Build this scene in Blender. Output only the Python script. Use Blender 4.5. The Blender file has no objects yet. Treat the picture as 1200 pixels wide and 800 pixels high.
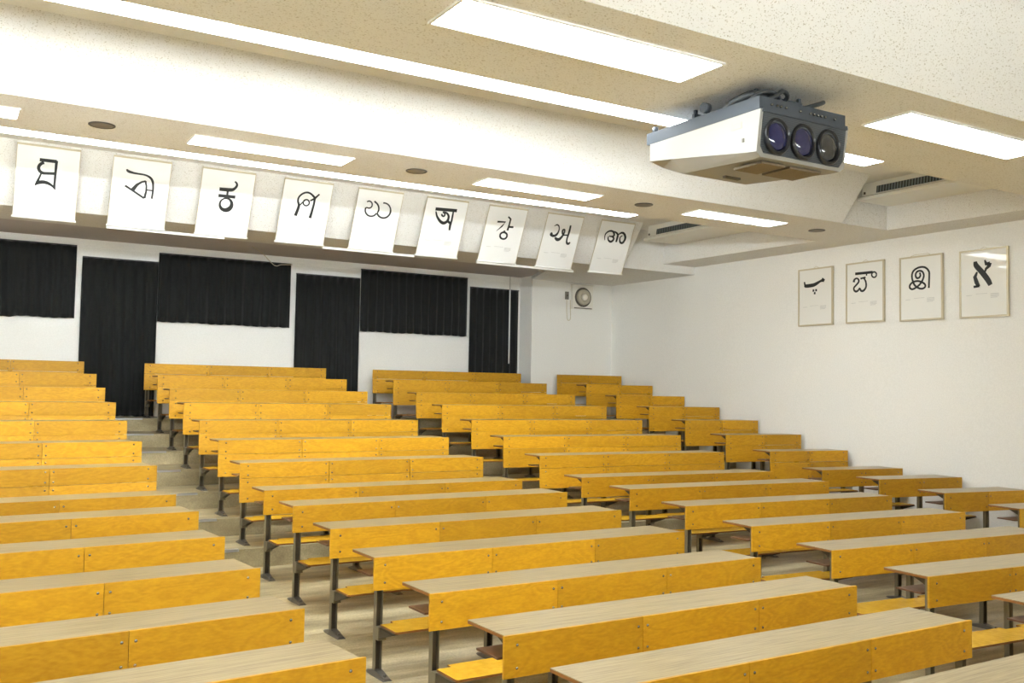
import bpy, bmesh, math, random
from mathutils import Vector, Matrix
random.seed(7)

# ---------------------------------------------------------------- camera, light, exposure
S = 0.92            # metres per layout unit
Z0 = 2.26           # height of the camera above the front floor, in layout units
scene = bpy.context.scene
COL = scene.collection

def U(x, y, z):
    "layout coordinates (camera at the origin, y into the hall) -> world metres, front floor at z = 0"
    return Vector((x * S, y * S, (z + Z0) * S))

cam_data = bpy.data.cameras.new('camera')
cam = bpy.data.objects.new('camera', cam_data)
COL.objects.link(cam)
yaw, pitch, roll = -0.5408, 0.0506, -0.0173
Rz = Matrix.Rotation(yaw, 3, 'Z')
Rx = Matrix.Rotation(pitch, 3, 'X')
Ry = Matrix.Rotation(roll, 3, 'Y')
R = Rz @ Rx @ Ry                                  # columns: right, forward, up
right, fwd, up = R.col[0], R.col[1], R.col[2]
M = Matrix((right, up, -fwd)).transposed().to_4x4()
M.translation = U(0, 0, 0)
cam.matrix_world = M
cam_data.sensor_width = 36.0
cam_data.sensor_fit = 'HORIZONTAL'
cam_data.lens = 36.0 * 1117.99 / 1200.0
cam_data.clip_start = 0.05
scene.camera = cam

scene.view_settings.view_transform = 'Standard'
scene.view_settings.look = 'None'
scene.view_settings.gamma = 1.0
scene.view_settings.use_curve_mapping = False
scene.view_settings.exposure = 1.52
scene.cycles.max_bounces = 10
scene.cycles.diffuse_bounces = 8
scene.cycles.sample_clamp_indirect = 6.0

world = bpy.data.worlds.new('world')
scene.world = world
world.use_nodes = True
world.node_tree.nodes['Background'].inputs[0].default_value = (1, 0.97, 0.92, 1)
world.node_tree.nodes['Background'].inputs[1].default_value = 0.0
LAMP = 9.0          # strength of the fluorescent diffusers
STRIP = 9.0
TUBE = 280.0        # unseen tubes added behind each strip to brighten the sloped faces
FILL_TUBE_B = 44.0
DIM = 0.18          # the beam behind the camera is dimmer

# ---------------------------------------------------------------- materials
def new_mat(name):
    m = bpy.data.materials.new(name)
    m.use_nodes = True
    nt = m.node_tree
    return m, nt, nt.nodes['Principled BSDF']

def N(nt, kind, **kw):
    n = nt.nodes.new(kind)
    for k, v in kw.items():
        if hasattr(n, k) and not k[0].isupper():
            setattr(n, k, v)
        else:
            n.inputs[k.replace('_', ' ')].default_value = v
    return n

def plain(name, col, rough=0.5, metal=0.0, spec=0.5, coat=0.0):
    m, nt, b = new_mat(name)
    b.inputs['Base Color'].default_value = (*col, 1)
    b.inputs['Roughness'].default_value = rough
    b.inputs['Metallic'].default_value = metal
    b.inputs['Specular IOR Level'].default_value = spec
    b.inputs['Coat Weight'].default_value = coat
    return m

def coords(nt, scale, rand=True, kind='Object'):
    tc = N(nt, 'ShaderNodeTexCoord')
    mp = N(nt, 'ShaderNodeMapping')
    mp.inputs['Scale'].default_value = scale
    nt.links.new(tc.outputs[kind], mp.inputs['Vector'])
    if rand:
        oi = N(nt, 'ShaderNodeObjectInfo')
        mu = N(nt, 'ShaderNodeMath', operation='MULTIPLY')
        mu.inputs[1].default_value = 53.0
        nt.links.new(oi.outputs['Random'], mu.inputs[0])
        nt.links.new(mu.outputs[0], mp.inputs['Location'])
    return mp

def ramp(nt, stops):
    r = N(nt, 'ShaderNodeValToRGB')
    e = r.color_ramp.elements
    e[0].position, e[0].color = stops[0][0], (*stops[0][1], 1)
    e[1].position, e[1].color = stops[-1][0], (*stops[-1][1], 1)
    for p, c in stops[1:-1]:
        x = e.new(p)
        x.color = (*c, 1)
    return r

def plywood(name, c0, c1, scale=(1.3, 1.0, 4.0), rings=9.0, rough=0.38):
    "rotary cut veneer: contour lines of a stretched noise field"
    m, nt, b = new_mat(name)
    mp = coords(nt, scale)
    no = N(nt, 'ShaderNodeTexNoise')
    no.inputs['Scale'].default_value = 1.6
    no.inputs['Detail'].default_value = 3.0
    no.inputs['Roughness'].default_value = 0.45
    no.inputs['Distortion'].default_value = 0.6
    nt.links.new(mp.outputs[0], no.inputs['Vector'])
    mu = N(nt, 'ShaderNodeMath', operation='MULTIPLY')
    mu.inputs[1].default_value = rings * 6.283
    nt.links.new(no.outputs[0], mu.inputs[0])
    si = N(nt, 'ShaderNodeMath', operation='SINE')
    nt.links.new(mu.outputs[0], si.inputs[0])
    fine = N(nt, 'ShaderNodeTexNoise')
    fine.inputs['Scale'].default_value = 22.0
    fine.inputs['Detail'].default_value = 4.0
    nt.links.new(mp.outputs[0], fine.inputs['Vector'])
    a = N(nt, 'ShaderNodeMath', operation='MULTIPLY_ADD')
    a.inputs[1].default_value = 0.085
    a.inputs[2].default_value = 0.15
    nt.links.new(si.outputs[0], a.inputs[0])
    s = N(nt, 'ShaderNodeMath', operation='MULTIPLY_ADD')
    s.inputs[1].default_value = 0.7
    nt.links.new(fine.outputs[0], s.inputs[0])
    nt.links.new(a.outputs[0], s.inputs[2])
    r = ramp(nt, [(0.2, c0), (0.75, c1)])
    nt.links.new(s.outputs[0], r.inputs[0])
    oi = N(nt, 'ShaderNodeObjectInfo')
    hv = N(nt, 'ShaderNodeHueSaturation')
    mr = N(nt, 'ShaderNodeMapRange')
    mr.inputs['To Min'].default_value = 0.80
    mr.inputs['To Max'].default_value = 1.08
    nt.links.new(oi.outputs['Random'], mr.inputs['Value'])
    nt.links.new(mr.outputs[0], hv.inputs['Value'])
    nt.links.new(r.outputs[0], hv.inputs['Color'])
    nt.links.new(hv.outputs[0], b.inputs['Base Color'])
    b.inputs['Roughness'].default_value = rough
    b.inputs['Specular IOR Level'].default_value = 0.35
    return m

def laminate(name):
    "pale desk top laminate with fine streaks along its length"
    m, nt, b = new_mat(name)
    mp = coords(nt, (1.0, 34.0, 1.0))
    no = N(nt, 'ShaderNodeTexNoise')
    no.inputs['Scale'].default_value = 3.0
    no.inputs['Detail'].default_value = 5.0
    no.inputs['Roughness'].default_value = 0.65
    nt.links.new(mp.outputs[0], no.inputs['Vector'])
    r = ramp(nt, [(0.3, (0.13, 0.087, 0.037)), (0.5, (0.30, 0.228, 0.113)), (0.7, (0.40, 0.315, 0.172))])
    nt.links.new(no.outputs[0], r.inputs[0])
    nt.links.new(r.outputs[0], b.inputs['Base Color'])
    b.inputs['Roughness'].default_value = 0.30
    b.inputs['Specular IOR Level'].default_value = 0.55
    return m

def speckled(name, base, dark, thresh=0.365, scale=105.0):
    "mineral fibre ceiling board: pale with small pits"
    m, nt, b = new_mat(name)
    mp = coords(nt, (1.0, 1.6, 1.3), rand=False)
    no = N(nt, 'ShaderNodeTexNoise')
    no.inputs['Scale'].default_value = scale
    no.inputs['Detail'].default_value = 2.0
    no.inputs['Roughness'].default_value = 0.5
    no.inputs['Distortion'].default_value = 0.4
    nt.links.new(mp.outputs[0], no.inputs['Vector'])
    r = ramp(nt, [(thresh - 0.03, dark), (thresh + 0.03, base)])
    nt.links.new(no.outputs[0], r.inputs[0])
    nt.links.new(r.outputs[0], b.inputs['Base Color'])
    b.inputs['Roughness'].default_value = 0.95
    b.inputs['Specular IOR Level'].default_value = 0.1
    bp = N(nt, 'ShaderNodeBump')
    bp.inputs['Strength'].default_value = 0.15
    bp.inputs['Distance'].default_value = 0.004
    nt.links.new(r.outputs[0], bp.inputs['Height'])
    nt.links.new(bp.outputs[0], b.inputs['Normal'])
    return m

def papered(name, c0, c1):
    "wall paper with a fine emboss"
    m, nt, b = new_mat(name)
    mp = coords(nt, (1, 1, 1), rand=False)
    no = N(nt, 'ShaderNodeTexNoise')
    no.inputs['Scale'].default_value = 60.0
    no.inputs['Detail'].default_value = 3.0
    nt.links.new(mp.outputs[0], no.inputs['Vector'])
    r = ramp(nt, [(0.35, c0), (0.65, c1)])
    nt.links.new(no.outputs[0], r.inputs[0])
    nt.links.new(r.outputs[0], b.inputs['Base Color'])
    b.inputs['Roughness'].default_value = 0.85
    b.inputs['Specular IOR Level'].default_value = 0.2
    bp = N(nt, 'ShaderNodeBump')
    bp.inputs['Strength'].default_value = 0.2
    bp.inputs['Distance'].default_value = 0.004
    nt.links.new(no.outputs[0], bp.inputs['Height'])
    nt.links.new(bp.outputs[0], b.inputs['Normal'])
    return m

def vinyl(name):
    "sheet floor: greige with long dull streaks and grain"
    m, nt, b = new_mat(name)
    mp = coords(nt, (0.5, 3.2, 1.0), rand=False)
    no = N(nt, 'ShaderNodeTexNoise')
    no.inputs['Scale'].default_value = 2.2
    no.inputs['Detail'].default_value = 5.0
    no.inputs['Roughness'].default_value = 0.6
    nt.links.new(mp.outputs[0], no.inputs['Vector'])
    r = ramp(nt, [(0.3, (0.20, 0.157, 0.082)), (0.5, (0.39, 0.325, 0.185)), (0.7, (0.60, 0.52, 0.325))])
    nt.links.new(no.outputs[0], r.inputs[0])
    gr = N(nt, 'ShaderNodeTexNoise')
    gr.inputs['Scale'].default_value = 70.0
    gr.inputs['Detail'].default_value = 2.0
    tc = coords(nt, (1, 1, 1), rand=False)
    nt.links.new(tc.outputs[0], gr.inputs['Vector'])
    mx = N(nt, 'ShaderNodeMix', data_type='RGBA', blend_type='OVERLAY')
    mx.inputs[0].default_value = 0.35
    nt.links.new(r.outputs[0], mx.inputs[6])
    nt.links.new(gr.outputs[0], mx.inputs[7])
    nt.links.new(mx.outputs[2], b.inputs['Base Color'])
    b.inputs['Roughness'].default_value = 0.36
    return m

def cloth(name, col):
    m, nt, b = new_mat(name)
    mp = coords(nt, (90, 90, 90))
    no = N(nt, 'ShaderNodeTexNoise')
    no.inputs['Scale'].default_value = 3.0
    nt.links.new(mp.outputs[0], no.inputs['Vector'])
    r = ramp(nt, [(0.3, tuple(0.7 * c for c in col)), (0.7, tuple(1.3 * c for c in col))])
    nt.links.new(no.outputs[0], r.inputs[0])
    nt.links.new(r.outputs[0], b.inputs['Base Color'])
    b.inputs['Roughness'].default_value = 0.8
    b.inputs['Specular IOR Level'].default_value = 0.25
    b.inputs['Sheen Weight'].default_value = 0.15
    return m

def lamp_mat(name, col, strength):
    m, nt, b = new_mat(name)
    b.inputs['Base Color'].default_value = (0.9, 0.9, 0.9, 1)
    b.inputs['Emission Color'].default_value = (*col, 1)
    b.inputs['Emission Strength'].default_value = strength
    return m

def grille_mat(name, c0, c1, scale, axis='X'):
    m, nt, b = new_mat(name)
    mp = coords(nt, (1, 1, 1), rand=False)
    w = N(nt, 'ShaderNodeTexWave', bands_direction=axis)
    w.inputs['Scale'].default_value = scale
    nt.links.new(mp.outputs[0], w.inputs['Vector'])
    r = ramp(nt, [(0.3, c0), (0.7, c1)])
    nt.links.new(w.outputs[0], r.inputs[0])
    nt.links.new(r.outputs[0], b.inputs['Base Color'])
    b.inputs['Roughness'].default_value = 0.6
    return m

MT = {}
MT['ply'] = plywood('golden_plywood', (0.46, 0.214, 0.005), (0.65, 0.35, 0.014), rings=9.0, rough=0.5)
MT['seat'] = plywood('seat_plywood', (0.55, 0.29, 0.015), (0.76, 0.45, 0.035), rough=0.25)
MT['edge'] = plain('plywood_edge', (0.26, 0.10, 0.018), 0.5)
MT['top'] = laminate('desk_laminate')
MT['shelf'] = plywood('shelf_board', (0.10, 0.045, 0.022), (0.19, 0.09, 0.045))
MT['steel'] = plain('olive_painted_steel', (0.19, 0.16, 0.10), 0.42, 0.3)
MT['steel_shade'] = plain('shaded_steel', (0.065, 0.05, 0.028), 0.5, 0.2)  # same steel, darkened for shaded channel insides and brackets
MT['cast'] = plain('cast_foot', (0.12, 0.11, 0.095), 0.3, 0.5)
MT['screw'] = plain('steel_screw', (0.30, 0.29, 0.27), 0.2, 0.9)
MT['ceil'] = speckled('mineral_fibre_board', (0.80, 0.79, 0.76), (0.47, 0.43, 0.35))
MT['plaster'] = papered('smooth_ceiling_plaster', (0.78, 0.77, 0.73), (0.82, 0.81, 0.77))
MT['wall'] = papered('white_wall_paper', (0.86, 0.855, 0.82), (0.91, 0.905, 0.87))
MT['floor'] = vinyl('vinyl_sheet_floor')
MT['nosing'] = plain('aluminium_nosing', (0.62, 0.63, 0.63), 0.3, 0.8)
MT['black'] = cloth('black_curtain_cloth', (0.0055, 0.0065, 0.006))
MT['recess_shade'] = papered('mauve_grey_shade', (0.60, 0.55, 0.54), (0.64, 0.59, 0.58))  # mauve-grey tint carries the shade of the recess along the back wall
MT['track'] = plain('curtain_track', (0.03, 0.03, 0.03), 0.5)
MT['white'] = plain('white_paint', (0.82, 0.82, 0.80), 0.45)
MT['paper'] = plain('poster_paper', (0.86, 0.86, 0.84), 0.6)
MT['framed'] = plain('framed_paper', (0.87, 0.865, 0.82), 0.5, coat=0.5)
MT['ink'] = plain('black_ink', (0.012, 0.014, 0.014), 0.5)
MT['faint'] = plain('faint_print', (0.62, 0.62, 0.60), 0.6)
MT['alu'] = plain('pale_frame', (0.62, 0.55, 0.40), 0.35, 0.3)
MT['bone'] = plain('projector_shell', (0.32, 0.31, 0.28), 0.5)
MT['tray'] = plain('projector_tray', (0.045, 0.055, 0.068), 0.6)
MT['face'] = grille_mat('projector_face', (0.02, 0.024, 0.028), (0.07, 0.08, 0.09), 40.0, 'Z')
MT['vent'] = grille_mat('projector_vent', (0.10, 0.075, 0.04), (0.26, 0.20, 0.12), 60.0, 'X')
MT['lensring'] = plain('lens_ring', (0.012, 0.013, 0.016), 0.3)
MT['cable'] = plain('dark_cable', (0.03, 0.035, 0.04), 0.45)
MT['acwhite'] = plain('air_conditioner_shell', (0.80, 0.79, 0.73), 0.4)
MT['acgrille'] = grille_mat('air_conditioner_grille', (0.012, 0.016, 0.018), (0.16, 0.19, 0.20), 8.0, 'Y')
MT['disc'] = plain('grey_ceiling_disc', (0.20, 0.18, 0.15), 0.5)
MT['discrim'] = plain('disc_rim', (0.06, 0.055, 0.05), 0.4)
MT['fan'] = plain('fan_plastic', (0.74, 0.71, 0.62), 0.4)
MT['fan_white'] = plain('fan_white', (0.86, 0.84, 0.77), 0.4)
MT['fan_tan'] = plain('fan_tan', (0.50, 0.46, 0.36), 0.5)
MT['fan_dark'] = plain('fan_recess', (0.10, 0.09, 0.07), 0.6)
MT['lamp'] = lamp_mat('lamp_diffuser', (0.90, 0.965, 1.0), LAMP)
MT['striplamp'] = lamp_mat('strip_diffuser', (0.90, 0.965, 1.0), STRIP)
MT['tube'] = lamp_mat('added_tube', (0.90, 0.965, 1.0), TUBE)
MT['fill_tube_dim'] = lamp_mat('added_tube_dim', (0.90, 0.965, 1.0), TUBE * 0.30)
MT['fill_tube_b'] = lamp_mat('added_tube_rear', (0.90, 0.965, 1.0), FILL_TUBE_B)
MT['lamp_dim'] = lamp_mat('lamp_diffuser_dim', (0.90, 0.965, 1.0), LAMP * DIM)

MT['lampframe'] = plain('lamp_frame', (0.85, 0.84, 0.80), 0.4)
def lens_mat(name, col):
    m, nt, b = new_mat(name)
    b.inputs['Base Color'].default_value = (*col, 1)
    b.inputs['Roughness'].default_value = 0.06
    b.inputs['Specular IOR Level'].default_value = 0.6
    b.inputs['Coat Weight'].default_value = 0.3
    return m
MT['lens_violet'] = lens_mat('lens_violet', (0.02, 0.022, 0.085))
MT['lens_blue'] = lens_mat('lens_blue', (0.03, 0.03, 0.085))
MT['lens_grey'] = lens_mat('lens_grey', (0.045, 0.045, 0.045))

# ---------------------------------------------------------------- mesh helpers (layout units in, metres out)
class MB:
    def __init__(self):
        self.bm = bmesh.new()
    def box(self, x0, x1, y0, y1, z0, z1, mi=0):
        vs = [self.bm.verts.new((x * S, y * S, z * S)) for z in (z0, z1) for y in (y0, y1) for x in (x0, x1)]
        fs = [(0, 2, 3, 1), (4, 5, 7, 6), (0, 1, 5, 4), (2, 6, 7, 3), (0, 4, 6, 2), (1, 3, 7, 5)]
        out = []
        for f in fs:
            q = self.bm.faces.new([vs[i] for i in f]); q.material_index = mi; out.append(q)
        return out
    def hexa(self, pts, mi=0):
        "8 corner points, bottom ring then top ring"
        vs = [self.bm.verts.new(Vector(p) * S) for p in pts]
        for f in [(3, 2, 1, 0), (4, 5, 6, 7), (0, 1, 5, 4), (1, 2, 6, 5), (2, 3, 7, 6), (3, 0, 4, 7)]:
            q = self.bm.faces.new([vs[i] for i in f]); q.material_index = mi
    def prism(self, poly, a0, a1, axis='x', mi=0):
        "extrude a 2D polygon along an axis"
        def P(p, a):
            if axis == 'x': return (a, p[0], p[1])
            if axis == 'y': return (p[0], a, p[1])
            return (p[0], p[1], a)
        A = [self.bm.verts.new(Vector(P(p, a0)) * S) for p in poly]
        B = [self.bm.verts.new(Vector(P(p, a1)) * S) for p in poly]
        n = len(poly)
        fs = [self.bm.faces.new(A), self.bm.faces.new(B[::-1])]
        for i in range(n):
            fs.append(self.bm.faces.new((A[i], B[i], B[(i + 1) % n], A[(i + 1) % n])))
        for f in fs: f.material_index = mi
        return fs
    def tube(self, pts, r, seg=8, mi=0, cap=True):
        pts = [Vector(p) * S for p in pts]
        rs = r if isinstance(r, (list, tuple)) else [r] * len(pts)
        rings = []
        up_ = Vector((0, 0, 1))
        for i, p in enumerate(pts):
            t = (pts[min(i + 1, len(pts) - 1)] - pts[max(i - 1, 0)]).normalized()
            a = t.cross(up_)
            if a.length < 1e-3: a = t.cross(Vector((1, 0, 0)))
            a.normalize(); b_ = t.cross(a).normalized()
            rings.append([self.bm.verts.new(p + (a * math.cos(2 * math.pi * k / seg) + b_ * math.sin(2 * math.pi * k / seg)) * rs[i] * S) for k in range(seg)])
        for i in range(len(rings) - 1):
            for k in range(seg):
                f = self.bm.faces.new((rings[i][k], rings[i][(k + 1) % seg], rings[i + 1][(k + 1) % seg], rings[i + 1][k]))
                f.smooth = True; f.material_index = mi
        if cap:
            for rg in (rings[0], rings[-1]):
                try: f = self.bm.faces.new(rg); f.material_index = mi
                except ValueError: pass
    def lathe(self, prof, c, axis='z', seg=32, mi=0, sx=1.0, smooth=True):
        "prof: list of (radius, height) about axis through c; sx squashes the first radial axis"
        rings = []
        for r, h in prof:
            ring = []
            for k in range(seg):
                a = 2 * math.pi * k / seg
                u, v = r * math.cos(a) * sx, r * math.sin(a)
                p = {'z': (u, v, h), 'y': (u, h, v), 'x': (h, u, v)}[axis]
                ring.append(self.bm.verts.new((Vector(p) + Vector(c)) * S))
            rings.append(ring)
        for i in range(len(rings) - 1):
            for k in range(seg):
                f = self.bm.faces.new((rings[i][k], rings[i][(k + 1) % seg], rings[i + 1][(k + 1) % seg], rings[i + 1][k]))
                f.smooth = smooth; f.material_index = mi
        for rg in (rings[0], rings[-1]):
            f = self.bm.faces.new(rg); f.material_index = mi
    def bevel(self, w, seg=1):
        es = [e for e in self.bm.edges if len(e.link_faces) == 2 and e.calc_face_angle(0) > 0.5]
        bmesh.ops.bevel(self.bm, geom=es, offset=w * S, segments=seg, affect='EDGES', profile=0.6)
        return self
    def mesh(self, name, *mats):
        bmesh.ops.recalc_face_normals(self.bm, faces=self.bm.faces)
        me = bpy.data.meshes.new(name)
        self.bm.to_mesh(me); self.bm.free()
        for m in mats: me.materials.append(MT[m] if isinstance(m, str) else m)
        return me
    def obj(self, name, *mats, parent=None, loc=(0, 0, 0)):
        return link(name, self.mesh(name, *mats), parent, loc)

def link(name, me, parent=None, loc=(0, 0, 0)):
    o = bpy.data.objects.new(name, me)
    COL.objects.link(o)
    if parent is not None: o.parent = parent
    o.location = loc
    return o

def tag(o, label=None, cat=None, group=None, kind=None):
    if label: o['label'] = label
    if cat: o['category'] = cat
    if group: o['group'] = group
    if kind: o['kind'] = kind
    return o

def empty(name, loc, rz=0.0):
    o = bpy.data.objects.new(name, None)
    o.empty_display_size = 0.1
    COL.objects.link(o); o.location = loc; o.rotation_euler = (0, 0, rz)
    return o

def struct(name, mb, *mats):
    return tag(mb.obj(name, *mats, loc=(0, 0, Z0 * S)), kind='structure')

def copy_tree(o, parent=None):
    c = o.copy(); COL.objects.link(c)
    if parent is not None:
        c.parent = parent
    for ch in list(o.children):
        copy_tree(ch, c)
    return c

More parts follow.
